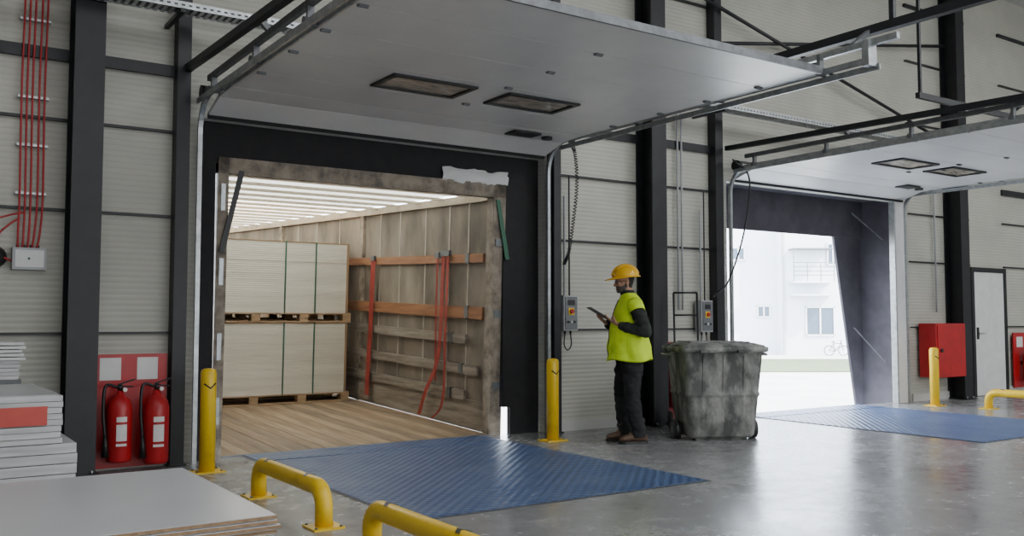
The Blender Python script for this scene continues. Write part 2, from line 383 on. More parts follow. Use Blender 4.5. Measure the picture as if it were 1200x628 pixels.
# crumpled white fabric pad at the head of the shelter
i=b.mi(m_white); G=[]
for j in range(6):
    row=[]
    for k in range(18):
        x=4.92+k*.05; z=2.78+j*.03+.02*noise.noise(V((k*.5,j*.6,1)))
        y=8.61+.035*noise.noise(V((k*.7,j*.9,4)))-.02*math.sin(j/5*math.pi)
        row.append(b.vt((x+.02*noise.noise(V((k,j,9))),y,z+.012*math.sin(k*.9)*(1 if j in(0,5) else 0))))
    G.append(row)
for j in range(5):
    for k in range(17): b.face([G[j][k],G[j][k+1],G[j+1][k+1],G[j+1][k]],i,True)
b.fin()
b=B('dock_shelter'); ox=OFF
ya,yb=8.63,9.35
b.box(2.1+ox,2.2+ox,ya,yb,-1.0,3.3,m_curt); b.box(6.3+ox,6.4+ox,ya,yb,-1.0,3.3,m_curt)
b.box(2.1+ox,6.4+ox,ya,yb,3.2,3.32,m_curt)
b.box(2.2+ox,2.6+ox,yb-.04,yb,-1,3.2,m_curt)
b.hexa([(6.28+ox,yb-.06,-1),(6.38+ox,yb-.06,-1),(6.38+ox,yb-.02,-1),(6.28+ox,yb-.02,-1),(5.5+ox,yb-.06,3.2),(6.38+ox,yb-.06,3.2),(6.38+ox,yb-.02,3.2),(5.5+ox,yb-.02,3.2)],m_curt)
b.box(2.2+ox,6.3+ox,yb-.1,yb-.065,2.6,3.2,m_curt)
for z0,z1 in ((3.0,2.55),(1.15,.6)): b.bar((6.28+ox-.32,yb-.15,z0),(6.28+ox-.02,yb-.5,z1),.018,.018,m_galvd)
b.fin()

# ------------------------------------------------------------ trailer
TILT=Matrix.Translation(V((0,8.74,0)))@Matrix.Rotation(.04,4,'X')
L=13.4; xi0,xi1=2.62,5.6; HT_=2.68
b=B('truck_trailer')
x=xi0
ms=[m_wood1,m_wood2,m_wood3]
while x<xi1-.01:
    w=.149; b.box(x+.002,min(x+w,xi1)-.002,.0,L,-.03,random.uniform(-.002,.0),ms[random.randrange(3)]); x+=w
b.box(xi0-.06,xi1+.06,.0,L,-.16,-.031,m_galvd)
b.box(xi0,xi1,-.03,.0,-.1,.0,m_galvd)
b.box(xi1+.03,xi1+.036,.1,L,.32,HT_+.02,m_tarp)
b.box(xi0-.036,xi0-.03,.1,L,.32,HT_+.02,m_tarp)
for s_,x in ((1,xi1),(-1,xi0)):
    b.box(x if s_>0 else x-.03,x+.03 if s_>0 else x,.1,L,0,.33,m_woodg)
    b.box(x-.02,x+.03,.1,L,HT_-.06,HT_+.03,m_slat)
    for y in (3.4,6.7,10.0): b.box(x-.015,x+.03,y,y+.1,0,HT_-.05,m_frame)
    for y in (.55,1.0,1.6,2.3,2.9,4.3,5.2,6.0): b.box(x+.022,x+.03,y,y+.025,.33,HT_-.06,m_band)
b.box(xi0-.04,xi1+.04,L,L+.05,0,HT_+.03,m_frame)
for z,h,y0,y1,m in ((1.97,.1,.15,4.5,m_woodr),(1.34,.14,.15,3.9,m_woodr),(1.03,.11,.5,3.9,m_woodg),(.68,.11,.25,3.9,m_woodg),(.38,.11,.5,3.9,m_woodg)):
    b.box(xi1-.03,xi1+.0,y0,y1,z-h/2,z+h/2,m)
    b.box(xi1-.04,xi1-.005,y0+.3,y0+.38,z-h/2-.01,z+h/2+.01,m_galvd)
    b.box(xi1-.03,xi1+.0,y1+.1,8,z-h/2,z+h/2,m)
for z in (.7,1.34,1.97): b.box(xi0,xi0+.025,.15,8,z-.06,z+.06,m_woodg)
b.box(xi1-.01,xi1+.15,-.02,.12,-.05,HT_+.12,m_frame); b.box(xi0-.1,xi0-.0,-.02,.12,-.05,HT_+.12,m_frame)
b.box(xi0-.1,xi1+.15,-.02,.12,HT_-.03,HT_+.12,m_frame)
for z in (.5,1.3,2.1): b.box(xi1+.02,xi1+.11,-.035,-.02,z,z+.08,m_galvd)
for z in (.3,.9,1.6,2.3): b.box(xi0-.07,xi0-.03,-.03,-.02,z,z+.25,m_galv)
b.box(xi0-.05,xi1+.05,.1,L,HT_+.06,HT_+.065,m_roof)
y=.45
while y<L: b.box(xi0,xi1,y,y+.05,HT_+.0,HT_+.03,m_slat); y+=.62
b.box(3.4,3.5,.3,L,-.5,-.16,m_galvd); b.box(4.7,4.8,.3,L,-.5,-.16,m_galvd)
for y in (2.2,3.5,4.8):
    for xx in (2.62,5.32): 
        b.lathe((xx,y,-.75),[(.1,0),(.25,.02),(.47,.02),(.5,.06),(.5,.24),(.47,.28),(.25,.28),(.1,.3)],m_blk,20,axis=(1,0,0))
    b.cyl((2.7,y,-.75),(5.5,y,-.75),.07,m_galvd,10)
b.box(3.3,3.45,10,10.15,-1.5,-.2,m_galvd); b.box(4.75,4.9,10,10.15,-1.5,-.2,m_galvd)
b.fin(xf=TILT)

def load(z):
    b=B('palletized_sheet_stack')
    x0,x1,y0,y1=2.72,5.42,3.38,4.7
    for yy in (y0,y0+.58,y1-.12): b.box(x0,x1,yy,yy+.12,z,z+.022,m_pallet)
    xs=[x0,x0+.62,x0+1.28,x0+1.95,x1-.12]
    for xx in xs:
        for yy in (y0,y0+.58,y1-.12): b.box(xx,xx+.12,yy,yy+.12,z+.022,z+.09,m_pallet)
    for xx in xs: b.box(xx,xx+.12,y0,y1,z+.09,z+.112,m_pallet)
    b.box(x0,x1,y0,y1,z+.112,z+.13,m_pallet)
    zz=z+.13; n=11
    for k in range(n):
        j=random.uniform(-.004,.004); h=.96/n
        b.box(x0+.03+j,x1-.07+j,y0+.02+j,y1-.03,zz+.0005,zz+h-.0005,m_load); zz+=h
    b.box(x1-.07,x1-.045,y0+.01,y1-.03,z+.13,zz,m_card)
    b.box(x0+.03,x1-.05,y0+.01,y1-.03,zz,zz+.012,m_card)
    for f in (.64,.8):
        xx=x0+(x1-x0)*f; b.box(xx,xx+.014,y0-.001,y0+.014,z+.12,zz+.014,m_green); b.box(xx,xx+.014,y0,y1-.02,zz+.012,zz+.015,m_green)
    b.fin(xf=TILT)
    return zz+.012
z1=load(.001); load(z1+.002)

def strap(name,path,w,m,xf=TILT):
    b=B(name); pts=smooth_path(path,6)
    L1=[];i=b.mi(m)
    for k,p in enumerate(pts):
        L1.append((b.vt(p-V((0,w/2,0))),b.vt(p+V((0,w/2,0))),b.vt(p+V((-.004,w/2,0))),b.vt(p+V((-.004,-w/2,0)))))
    for k in range(len(pts)-1):
        for q in range(4): b.face([L1[k][q],L1[k][(q+1)%4],L1[k+1][(q+1)%4],L1[k+1][q]],i,False)
    b.box(pts[0].x-.02,pts[0].x+.015,pts[0].y-.05,pts[0].y+.05,pts[0].z-.02,pts[0].z+.05,m_galvd)
    b.fin(xf=xf)
X=5.545
strap('lashing_strap',[(X,2.95,1.99),(X-.005,2.96,1.5),(X-.01,2.97,1.0),(X-.015,3.0,.5),(X-.015,3.02,.12)],.13,m_strap)
strap('lashing_strap',[(X,1.0,2.02),(X-.01,1.0,1.6),(X-.02,1.0,1.1),(X-.03,1.06,.7),(X-.05,1.28,.35),(X-.06,1.42,.05)],.08,m_strap)
strap('lashing_strap',[(X-.01,.88,2.02),(X-.02,.87,1.5),(X-.03,.87,1.0),(X-.04,.85,.5),(X-.05,.9,.2),(X-.06,1.1,.04)],.05,m_strap)
strap('lashing_strap',[(X-.015,1.12,2.0),(X-.02,1.12,1.3),(X-.025,1.1,.8),(X-.03,1.08,.5)],.04,m_strap)
b=B('tarpaulin_strap')
b.bar((5.64,8.61,2.62),(5.76,8.6,1.95),.05,.01,m_green); b.bar((2.56,8.61,1.9),(2.74,8.61,2.68),.05,.01,m_blk)
b.fin()

# ------------------------------------------------------------ fire extinguishers
def extinguisher(x,y,z,s=1.):
    b=B('fire_extinguisher'); r=.095*s
    b.lathe((x,y,z),[(r*.9,0),(r,.02),(r,.42*s),(r*.85,.48*s),(r*.45,.52*s),(r*.3,.53*s),(r*.3,.56*s),(0,.565*s)],m_red,20)
    b.cyl((x,y,z+.56*s),(x,y,z+.61*s),.02,m_blk,10)
    b.bar((x-.02,y,z+.61*s),(x+.11,y-.03,z+.65*s),.022,.012,m_blk); b.bar((x-.02,y,z+.6*s),(x+.1,y-.03,z+.59*s),.022,.012,m_blk)
    b.tube(smooth_path([(x-.02,y,z+.59*s),(x-.12,y-.03,z+.6*s),(x-.135,y-.04,z+.4*s),(x-.12,y-.05,z+.2*s)]),.013,m_blk,8)
    b.tube([(x-.12,y-.05,z+.22*s),(x-.115,y-.05,z+.05*s)],[.014,.03],m_blk,10)
    b.cyl((x+.03,y-.03,z+.57*s),(x+.03,y-.05,z+.57*s),.018,m_label,10)
    ring=lambda zz,rr:[V((x,y,zz))+V((math.cos(t),math.sin(t),0))*rr for t in [math.radians(-150+12*k) for k in range(11)]]
    for za,zc in ((.13,.15),(.17,.3),(.32,.36)):
        A=[b.vt(p) for p in ring(z+za*s,r+.002)];C=[b.vt(p) for p in ring(z+zc*s,r+.002)];j=b.mi(m_label)
        for k in range(3,7): b.face([A[k],A[k+1],C[k+1],C[k]],j,True)
    b.box(x-.03,x+.03,y+r-.01,y+r+.03,z+.3*s,z+.36*s,m_blk)
    b.fin()
b=B('extinguisher_board')
b.box(1.46,2.05,8.43,8.45,.02,.98,m_red)
for x in (1.5,1.8): b.box(x,x+.17,8.425,8.43,.76,.95,m_label)
b.fin()
extinguisher(1.64,8.29,.09,1.05); extinguisher(1.93,8.27,.06,1.1)
b=B('extinguisher_board'); b.box(7.98,8.2,8.43,8.45,.05,1.0,m_red); b.box(8.02,8.16,8.425,8.43,.8,.95,m_label); b.fin()
extinguisher(8.11,8.31,.18)
b=B('extinguisher_board'); b.box(16.25,16.95,8.43,8.45,.1,1.05,m_red); b.box(16.35,16.55,8.425,8.43,.8,.98,m_label); b.fin()
extinguisher(16.5,8.31,.2)

# ------------------------------------------------------------ electrical
def ctrl(x,y,z):
    b=B('door_control_box')
    b.box(x-.1,x+.1,y-.12,y,z-.2,z+.2,m_grey); b.box(x-.085,x+.085,y-.13,y-.12,z-.185,z+.185,m_galvd)
    b.box(x-.04,x+.04,y-.134,y-.13,z-.02,z+.06,m_yel); b.cyl((x,y-.134,z+.02),(x,y-.155,z+.02),.026,m_red,14)
    b.box(x-.05,x+.05,y-.134,y-.13,z+.09,z+.15,m_blk)
    for k in (-1,0,1): b.cyl((x+k*.045,y-.13,z-.1),(x+k*.045,y-.142,z-.1),.014,m_blk if k else m_label,10)
    b.cyl((x-.04,y-.06,z-.2),(x-.04,y-.06,z-.24),.014,m_blk,8); b.cyl((x+.04,y-.06,z-.2),(x+.04,y-.06,z-.24),.014,m_blk,8)
    b.tube(smooth_path([(x-.04,y-.06,z-.23),(x-.05,y-.06,z-.36),(x,y-.06,z-.42),(x+.05,y-.06,z-.36),(x+.04,y-.06,z-.23)]),.008,m_blk,6)
    b.cyl((x-.03,y-.04,z+.2),(x-.03,y-.04,z+1.35),.013,m_grey,8); b.cyl((x+.04,y-.04,z+.2),(x+.04,y-.04,z+1.6),.01,m_blk,8)
    b.fin(.004)
ctrl(6.45,8.45,1.35); ctrl(8.64,8.45,1.32)
b=B('coiled_cable')
path=smooth_path([(6.28,8.12,3.28),(6.42,8.2,3.15),(6.48,8.25,2.8),(6.45,8.28,2.4),(6.40,8.3,2.05),(6.36,8.34,1.9)],8)
hel=[]
for k in range(len(path)-1):
    for j in range(14):
        t=j/14; p=path[k].lerp(path[k+1],t); u,w=basis(path[k+1]-path[k]); a=(k*14+j)*2*math.pi/10
        hel.append(p+(u*math.cos(a)+w*math.sin(a))*.018)
b.tube(hel,.006,m_blk,4); b.fin()
b=B('hanging_cable'); b.tube(smooth_path([(9.0,8.2,3.35),(9.2,8.1,3.1),(9.14,8.15,2.4),(9.0,8.28,1.8),(8.86,8.31,1.65),(8.72,8.31,1.56)]),.012,m_blk,6); b.fin()
b=B('wall_conduit')
for x in (8.25,8.32,13.95,17.0,17.2,17.35): b.cyl((x,8.44,.3 if x>16 else 1.4),(x,8.44,4.3),.014,m_grey,8); 
for x in (17.1,17.28): 
    for z in (1.2,2.2,3.2): b.box(x-.05,x+.05,8.43,8.498,z,z+.02,m_galvd)
b.fin()
jr=empty('alarm_junction_box')
b=B('red_cables')
xs=[.86,.9,.94,.99,1.03]
for k,x in enumerate(xs):
    b.tube(smooth_path([(x,8.44,HT-.05),(x+.005,8.44,4.2),(x-.004,8.44,3.2),(x+.003,8.44,2.3),(.86+.04*k,8.44,2.0),(.86+.035*k,8.44,1.86)]),.0085,m_redc,6)
for z in (2.3,2.7,3.1,3.75,4.1): b.box(.83,1.06,8.448,8.498,z,z+.02,m_galv)
b.tube(smooth_path([(.87,8.44,2.1),(.8,8.44,2.05),(.72,8.44,1.95),(.74,8.44,1.8),(.82,8.44,1.75)]),.008,m_redc,6)
b.tube(smooth_path([(.91,8.44,2.15),(.79,8.44,2.12),(.64,8.44,2.05),(.44,8.44,1.9)]),.008,m_redc,6)
b.fin(parent=jr)
b=B('box_housing'); b.box(.82,1.07,8.4,8.497,1.68,1.86,m_grey); b.box(.84,1.05,8.395,8.4,1.7,1.84,m_white)
for k in range(4): b.cyl((.86+k*.05,8.45,1.86),(.86+k*.05,8.45,1.885),.012,m_blk,8)
b.cyl((.94,8.394,1.77),(.94,8.39,1.77),.01,m_green,8); b.fin(.004,parent=jr)
b=B('alarm_sounder'); b.lathe((.7,8.498,1.78),[(.09,0),(.09,.03),(.06,.07),(0,.09)],m_blk,18,axis=(0,-1,0)); b.fin(parent=jr)

b=B('fire_hose_cabinet')
b.box(13.45,14.27,8.16,8.45,.38,1.22,m_red); b.box(13.48,14.24,8.145,8.16,.41,1.19,m_red); b.cyl((13.56,8.145,.8),(13.56,8.12,.8),.03,m_blk,12)
b.box(13.6,13.7,8.45,8.497,.5,1.1,m_galvd); b.box(14.05,14.15,8.45,8.497,.5,1.1,m_galvd)
b.fin(.006)
b=B('door_1')
b.box(15.0,15.08,8.44,8.498,0,2.16,m_black); b.box(16.02,16.1,8.44,8.498,0,2.16,m_black); b.box(15.08,16.02,8.44,8.498,2.08,2.16,m_black)
b.box(15.08,16.02,8.455,8.498,.01,2.08,m_white)
b.box(15.13,15.19,8.44,8.455,.95,1.15,m_blk); b.bar((15.16,8.42,1.05),(15.3,8.41,1.05),.02,.02,m_galv); b.fin(.003)

b=B('hand_truck')
o=V((7.86,7.9,0))
for s_ in (-.14,.14):
    b.tube([o+RH*s_+V((0,0,.1)),o+RH*s_+FH*.12+V((0,0,1.6))],.013,m_black,8)
    b.lathe(o+RH*(s_*1.5)+V((0,0,.1)),[(.02,-.02),(.1,-.02),(.1,.02),(.02,.02)],m_blk,16,axis=RH)
for z in (.3,.8,1.33,1.6): 
    p=FH*(.12*(z-.1)/1.5); b.cyl(o+RH*-.14+p+V((0,0,z)),o+RH*.14+p+V((0,0,z)),.012,m_black,8)
b.cyl(o+RH*-.21+V((0,0,.1)),o+RH*.21+V((0,0,.1)),.012,m_galvd,8)
b.bar(o-FH*.12+V((0,0,.012)),o+FH*.0+V((0,0,.012)),.34,.012,m_black); b.fin()

# ------------------------------------------------------------ waste bin
def rrect(hx,hy,r,z,n=5):
    out=[]
    for (cx,cy,a0) in ((hx-r,hy-r,0),(-hx+r,hy-r,90),(-hx+r,-hy+r,180),(hx-r,-hy+r,270)):
        for k in range(n+1):
            a=math.radians(a0+90*k/n); out.append(V((cx+r*math.cos(a),cy+r*math.sin(a),z)))
    return out
b=B('waste_bin')
b.xf=Matrix.Translation(V((7.47,7.12,0)))@Matrix.Rotation(math.radians(-34.1+6),4,'Z')
P=[(.34,.28,.08,.03),(.36,.3,.08,.06),(.395,.335,.08,.45),(.397,.337,.08,.46),(.408,.347,.08,.475),(.408,.347,.08,.5),(.4,.34,.08,.515),(.435,.375,.08,.92),(.445,.385,.08,.93),(.475,.41,.08,.935),(.485,.42,.08,.95),(.485,.42,.08,.985),(.47,.41,.08,.99)]
b.loft([rrect(*p[:3],p[3]) for p in P],m_bin)
b.loft([rrect(.46,.4,.08,.99),rrect(.45,.39,.08,1.005),rrect(.36,.3,.06,1.03),rrect(.34,.28,.06,1.03)],m_bin)
for y in (-.2,0,.2): b.bar((-.33,y,1.035),(.33,y,1.035),.05,.015,m_bin)
for x in (-.2,.2): b.bar((x,-.415,.955),(x,-.46,.94),.16,.02,m_bin)
for s_ in (-1,1): b.tube([(s_*.48,-.15,.93),(s_*.54,-.15,.9),(s_*.54,.15,.9),(s_*.48,.15,.93)],.014,m_bin,8)
for x in (-.22,0,.22): b.hexa([(x-.015,-.30,.08),(x+.015,-.30,.08),(x+.015,-.28,.08),(x-.015,-.28,.08),(x-.015,-.385,.9),(x+.015,-.385,.9),(x+.015,-.36,.9),(x-.015,-.36,.9)],m_bin)
b.cyl((-.48,-.05,.1),(-.4,-.05,.1),.1,m_blk,18); b.cyl((-.485,-.05,.1),(-.48,-.05,.1),.04,m_galvd,12); b.cyl((.37,-.05,.1),(.44,-.05,.1),.1,m_blk,18); b.cyl((-.4,-.05,.1),(.4,-.05,.1),.012,m_galvd,8)
b.box(-.28,.28,-.24,-.1,.0,.06,m_bin)
b.fin()

# ------------------------------------------------------------ board stacks
b=B('laminated_board_stack')
z=.55
x0,x1,y0,y1=-1.3,1.225,3.36,4.68
for k in range(4):
    j=[0,.004,.012,.0][k]; h=.0165
    b.box(x0,x1+j-.006,y0-j,y1,z-h+.0015,z,m_lam)
    b.box(x0+.002,x1+j-.004,y0-j-.0015,y1-.003,z-h+.003,z-.0025,m_chip); z-=h+.001
zb=z
for k in range(14):
    j=random.uniform(-.01,.01); b.box(x0+.05,x1-.08+j,y0+.08+j,y1-.06,zb-.02,zb-.001,m_chip if k%2 else m_lam); zb-=.02
b.box(x0+.03,x1-.08,y0+.1,y1-.06,.122,zb,m_pallet)
for yy in (y0+.1,(y0+y1)/2,y1-.2):
    b.box(x0+.03,x1-.1,yy,yy+.12,0,.02,m_pallet)
    for xx in (x0+.05,(x0+x1)/2,x1-.22): b.box(xx,xx+.12,yy,yy+.12,.02,.1,m_pallet)
    b.box(x0+.03,x1-.1,yy,yy+.12,.1,.122,m_pallet)
b.fin()
b=B('wrapped_sheet_stack')
x0,x1,y0,y1=-.5,.87,6.0,7.2
z=.13
for yy in (y0,y0+.55,y1-.1):
    b.box(x0,x1,yy,yy+.1,0,.02,m_pallet)
    for xx in (x0,x0+.6,x1-.12): b.box(xx,xx+.12,yy,yy+.1,.02,.11,m_pallet)
b.box(x0,x1+.02,y0,y1,.11,.13,m_pallet)
while z<.5: j=random.uniform(0,.03); h=.06; b.box(x0,x1+.06+j,y0-.02+j,y1,z,z+h-.004,m_wrap); z+=h
while z<.8: j=random.uniform(-.006,.006); h=.035; b.box(x0,x1+j,y0+j,y1,z,z+h-.002,m_wrap); z+=h
b.box(x0+.3,x1-.08,y0-.012,y0-.008,.66,.77,m_redlab); b.box(x0+.02,x1-.02,y0+.02,y1-.02,z-.003,z+.002,m_lam)
b.fin(.003)
b=B('sheet_trolley')
b.box(.1,.82,7.55,8.1,.8,.84,m_galvd)
for xx in (.12,.78):
    for yy in (7.58,8.06): b.bar((xx,yy,.06),(xx,yy,.8),.03,.03,m_galvd); b.cyl((xx-.015,yy,.04),(xx+.015,yy,.04),.04,m_blk,12)
b.box(.1,.82,7.55,8.1,.25,.28,m_galvd)
z=.842
for k in range(5): b.box(.1,.8+.01*(k%2),7.55,8.1,z,z+.025,m_wrap); z+=.028
for k in range(5): b.box(.08,.84-.012*(k%3),7.52,8.1,z,z+.02,m_white); z+=.027
b.fin()

# ------------------------------------------------------------ worker
def worker():
    root=bpy.data.objects.new('warehouse_worker',None); bpy.context.collection.objects.link(root)
    T=Matrix.Translation(V((6.455,7.33,0)))@Matrix.Rotation(math.radians(152),4,'Z')
    def el(cx,cy,z,rx,ry,n=24,tilt=0):
        return [V((cx+rx*math.cos(2*math.pi*k/n),cy+ry*math.sin(2*math.pi*k/n),z+tilt*math.cos(2*math.pi*k/n))) for k in range(n)]
    def remesh(b,vox,sm,matfn,mats,name,M=None,wr=0):
        M=M or T
        ob=b.fin(xf=None)
        r=ob.modifiers.new('r','REMESH'); r.mode='VOXEL'; r.voxel_size=vox; r.use_smooth_shade=True
        s=ob.modifiers.new('s','SMOOTH'); s.factor=.6; s.iterations=sm
        dg=bpy.context.evaluated_depsgraph_get(); dg.update()
        me=bpy.data.meshes.new_from_object(ob.evaluated_get(dg)); loc=ob.location.copy()
        bpy.data.objects.remove(ob)
        if wr:
            ns=[v.normal.copy() for v in me.vertices]
            for v,nn in zip(me.vertices,ns):
                p=v.co*1.0; q=V((p.x*9,p.y*9,p.z*17)); 
                if p.z+loc.z<1.56: v.co+=nn*(wr*noise.noise(q)+wr*.5*noise.noise(q*2.3))
        me.transform(M@Matrix.Translation(loc)); me.name=name
        me.materials.clear()
        for m in mats: me.materials.append(m)
        inv=M.inverted()
        for p in me.polygons: p.use_smooth=True; p.material_index=matfn(inv@p.center)
        o=bpy.data.objects.new(name,me); bpy.context.collection.objects.link(o); o.parent=root
        return o
    b=B('body')
    b.loft([el(-.01,0,.8,.10,.13),el(-.015,0,.9,.15,.185),el(0,0,1.0,.15,.185),el(.02,0,1.12,.145,.175),el(.015,0,1.26,.145,.19),el(0,0,1.38,.14,.205),el(-.005,0,1.45,.118,.195),el(0,0,1.5,.088,.13),el(.01,0,1.54,.065,.078),el(.03,0,1.6,.058,.06),el(.04,0,1.64,.056,.057)],m_jack)
    fl={1:(-.03,.115),-1:(.06,-.105)}
    for s_ in (1,-1):
        fx,fy=fl[s_]
        b.tube([(0,s_*.09,.93),(.01+fx*.3,s_*.1,.75),(.03+fx*.6,fy*.98,.52),(.005+fx*.8,fy,.3),(fx-.03,fy,.14),(fx-.03,fy,.07)],[.115,.112,.086,.08,.077,.08],m_trou,16)
        b.sph((0.03+fx*.6,fy*.98,.52),.086,m_trou)
        b.sph((fx-.02,fy,.17),(.085,.08,.03),m_trou); b.sph((fx-.015,fy,.24),(.083,.08,.022),m_trou)
    def sleeve(pts,rs):
        pts=smooth_path(pts,5); n=len(pts); m=len(rs)-1
        rr=[]
        for k in range(n):
            t=k/(n-1)*m; i=min(int(t),m-1); f=t-i; rr.append((rs[i]*(1-f)+rs[i+1]*f)*(1+.05*math.sin(k*2.1)))
        b.tube(pts,rr,m_jack,16)
    sleeve([(-.0,.17,1.42),(-.03,.23,1.36),(-.075,.265,1.24),(-.1,.275,1.15)],[.075,.078,.068,.062])
    sleeve([(-.1,.275,1.15),(-.02,.245,1.17),(.08,.2,1.2),(.155,.165,1.225)],[.062,.062,.052,.043])
    b.sph((-.1,.275,1.15),.063,m_jack)
    sleeve([(-.0,-.17,1.42),(-.01,-.225,1.36),(-.02,-.265,1.24),(-.02,-.275,1.15)],[.075,.078,.068,.062])
    sleeve([(-.02,-.275,1.15),(.08,-.23,1.19),(.15,-.19,1.215),(.215,-.155,1.237)],[.062,.062,.052,.043])
    b.sph((-.02,-.275,1.15),.063,m_jack)
    def bf(c):
        if c.z>1.585 : return 2
        if c.z<.93 and abs(c.y)<.26: return 0
        return 1
    remesh(b,.011,2,bf,[m_trou,m_jack,m_skin],'body',wr=.012)
    def hand(name,w,d,n,curl=(30,40,30)):
        b=B(name); w=V(w); d=V(d).normalized(); n=V(n); n=(n-d*n.dot(d)).normalized()
        s_=d.cross(n).normalized()
        if s_.dot(V((0,1 if name=='hand_left' else -1,0)))<0: s_=-s_
        def ring(t,hw,ht): 
            c=w+d*t; return [c+s_*hw*math.cos(2*math.pi*k/14)+n*ht*math.sin(2*math.pi*k/14) for k in range(14)]
        b.loft([ring(-.05,.028,.024),ring(0,.028,.02),ring(.03,.038,.019),ring(.07,.044,.016),ring(.095,.042,.013)],m_skin)
        for o,ln in ((.034,.072),(.012,.082),(-.011,.076),(-.033,.06)):
            p=w+d*.085+s_*o; pts=[p-d*.02,p]; a=0; dd=d
            for k,f in enumerate((.45,.32,.25)):
                a+=math.radians(curl[k]); dd=d*math.cos(a)+n*math.sin(a)
                p=p+dd*ln*f*1.05; pts.append(p)
            b.tube(pts,[.0095,.0098,.009,.0082,.007],m_skin,8); b.sph(pts[-1],.0072,m_skin,8,6)
        p=w+d*.025+s_*.03
        q1=p+(d*.6+s_*.5+n*.5).normalized()*.04; q2=q1+(d*.7-s_*.1+n*.65).normalized()*.032; q3=q2+(d*.6-s_*.65+n*.3).normalized()*.026
        b.tube([p-s_*.01,q1,q2,q3],[.014,.0125,.011,.0085],m_skin,8); b.sph(q3,.0088,m_skin,8,6)
        remesh(b,.0042,1,lambda c:0,[m_skin],name)
    hand('hand_left',(.16,.155,1.228),(.78,-.42,.44),(-.45,-.1,.88),(8,14,14))
    hand('hand_right',(.22,-.152,1.239),(.6,.45,.4),(-.45,.1,.88),(8,14,14))
    b=B('tablet'); c=V((.325,.0,1.338)); a=V((.86,0,.5)); a.normalize(); u=V((0,1,0)); n=a.cross(u).normalized()
    if n.z<0: n=-n
    def slab(ha,hu,hn,off,m):
        cc=c+n*off
        b.hexa([cc-a*ha-u*hu-n*hn,cc+a*ha-u*hu-n*hn,cc+a*ha+u*hu-n*hn,cc-a*ha+u*hu-n*hn,cc-a*ha-u*hu+n*hn,cc+a*ha-u*hu+n*hn,cc+a*ha+u*hu+n*hn,cc-a*ha+u*hu+n*hn],m)
    slab(.13,.1,.005,0,m_blk); slab(.118,.09,.0005,.0056,m_screen)
    b.fin(.002,parent=root,xf=T)
    b=B('safety_vest')
    n=72
    sec=[(.85,0.0,.235,.24),(.92,.005,.232,.24),(1.02,.015,.222,.234),(1.12,.02,.205,.226),(1.25,.015,.183,.221),(1.36,.003,.163,.222),(1.42,-.003,.147,.214),(1.47,-.005,.125,.19),(1.51,0,.098,.138),(1.545,.012,.082,.092),(1.555,.014,.074,.082)]
    rings=[]
    N=46
    for q in range(N+1):
        t=q/N*(len(sec)-1); j=min(int(t),len(sec)-2); f=t-j
        z,cx,rx,ry=[sec[j][m]*(1-f)+sec[j+1][m]*f for m in range(4)]
        r=[]
        for k in range(n):
            t=2*math.pi*k/n
            amp=max(.15,min(1,(1.46-z)/.3))
            d=.020*noise.noise(V((math.cos(t)*1.9+3,math.sin(t)*1.9,z*7)))+.012*noise.noise(V((math.cos(t)*4,math.sin(t)*4+7,z*14-t)))
            d+=.012*math.sin(5*t+z*5)*max(0,(1.15-z)/.3)
            r.append(V((cx+(rx+d*amp)*math.cos(t),(ry+d*amp)*math.sin(t),z+.012*math.sin(3*t)*max(0,(1.1-z)/.25))))
        rings.append(r)
    i=b.mi(m_vest); RR=[[b.vt(p) for p in r] for r in rings]
    for j in range(len(RR)-1):
        for k in range(n): b.face([RR[j][k],RR[j][(k+1)%n],RR[j+1][(k+1)%n],RR[j+1][k]],i,True)
    for s_ in (1,-1):
        b.tube([(-.003,s_*.15,1.445),(-.005,s_*.19,1.42),(-.013,s_*.222,1.385),(-.02,s_*.243,1.35)],[.07,.08,.086,.088],m_vest,20,caps=False)
    b.tube([p+V((p.x,p.y,0))*.012 for p in rings[1]],.004,m_vest,6,closed=True)
    b.tube([rings[q][0]*1.005 for q in range(0,36,3)],.006,m_blk,6)
    for q in (5,14):
        b.tube([V((p.x*1.012,p.y*1.012,p.z)) for p in rings[q][5:16]],.003,m_vest,6)
    for kk in (5,15):
        b.tube([V((rings[q][kk].x*1.012,rings[q][kk].y*1.012,rings[q][kk].z)) for q in range(5,15,2)],.003,m_vest,6)
    o=b.fin(parent=root,xf=T); so=o.modifiers.new('th','SOLIDIFY'); so.thickness=.004
    b=B('boots')
    for s_ in (1,-1):
        fx,fy=fl[s_]
        def br(x,hw,z0,z1,n=12):
            return [V((fx+x,fy+hw*math.cos(2*math.pi*k/n),(z0+z1)/2+(z1-z0)/2*math.sin(2*math.pi*k/n))) for k in range(n)]
        b.loft([br(-.115,.02,.03,.08),br(-.1,.038,.02,.13),br(-.05,.042,.02,.16),br(0,.044,.02,.14),br(.05,.05,.02,.11),br(.1,.054,.02,.095),br(.145,.046,.02,.08),br(.17,.024,.025,.055)],m_boot)
        b.tube([(fx-.04,fy,.08),(fx-.038,fy,.14),(fx-.035,fy,.2)],[.055,.052,.054],m_boot,14)
        so=[(-.12,.025),(-.11,.04),(-.05,.044),(0,.042),(.06,.052),(.12,.055),(.16,.045),(.18,.02)]
        pl=[V((fx+x,fy+w,0)) for x,w in so]+[V((fx+x,fy-w,0)) for x,w in so[::-1]]
        b.loft([[p for p in pl],[p+V((0,0,.028)) for p in pl]],m_blk,sm=False)
        for k in range(4): b.tube([(fx+.0+.022*k,fy-.03,.137-.012*k),(fx+.005+.022*k,fy,.148-.013*k),(fx+.0+.022*k,fy+.03,.137-.012*k)],.004,m_card,5)
    b.fin(parent=root,xf=T)
    HC=V((.045,0,1.675)); HR=Matrix.Rotation(math.radians(5),4,'Y')
    HT2=T@Matrix.Translation(HC)@HR
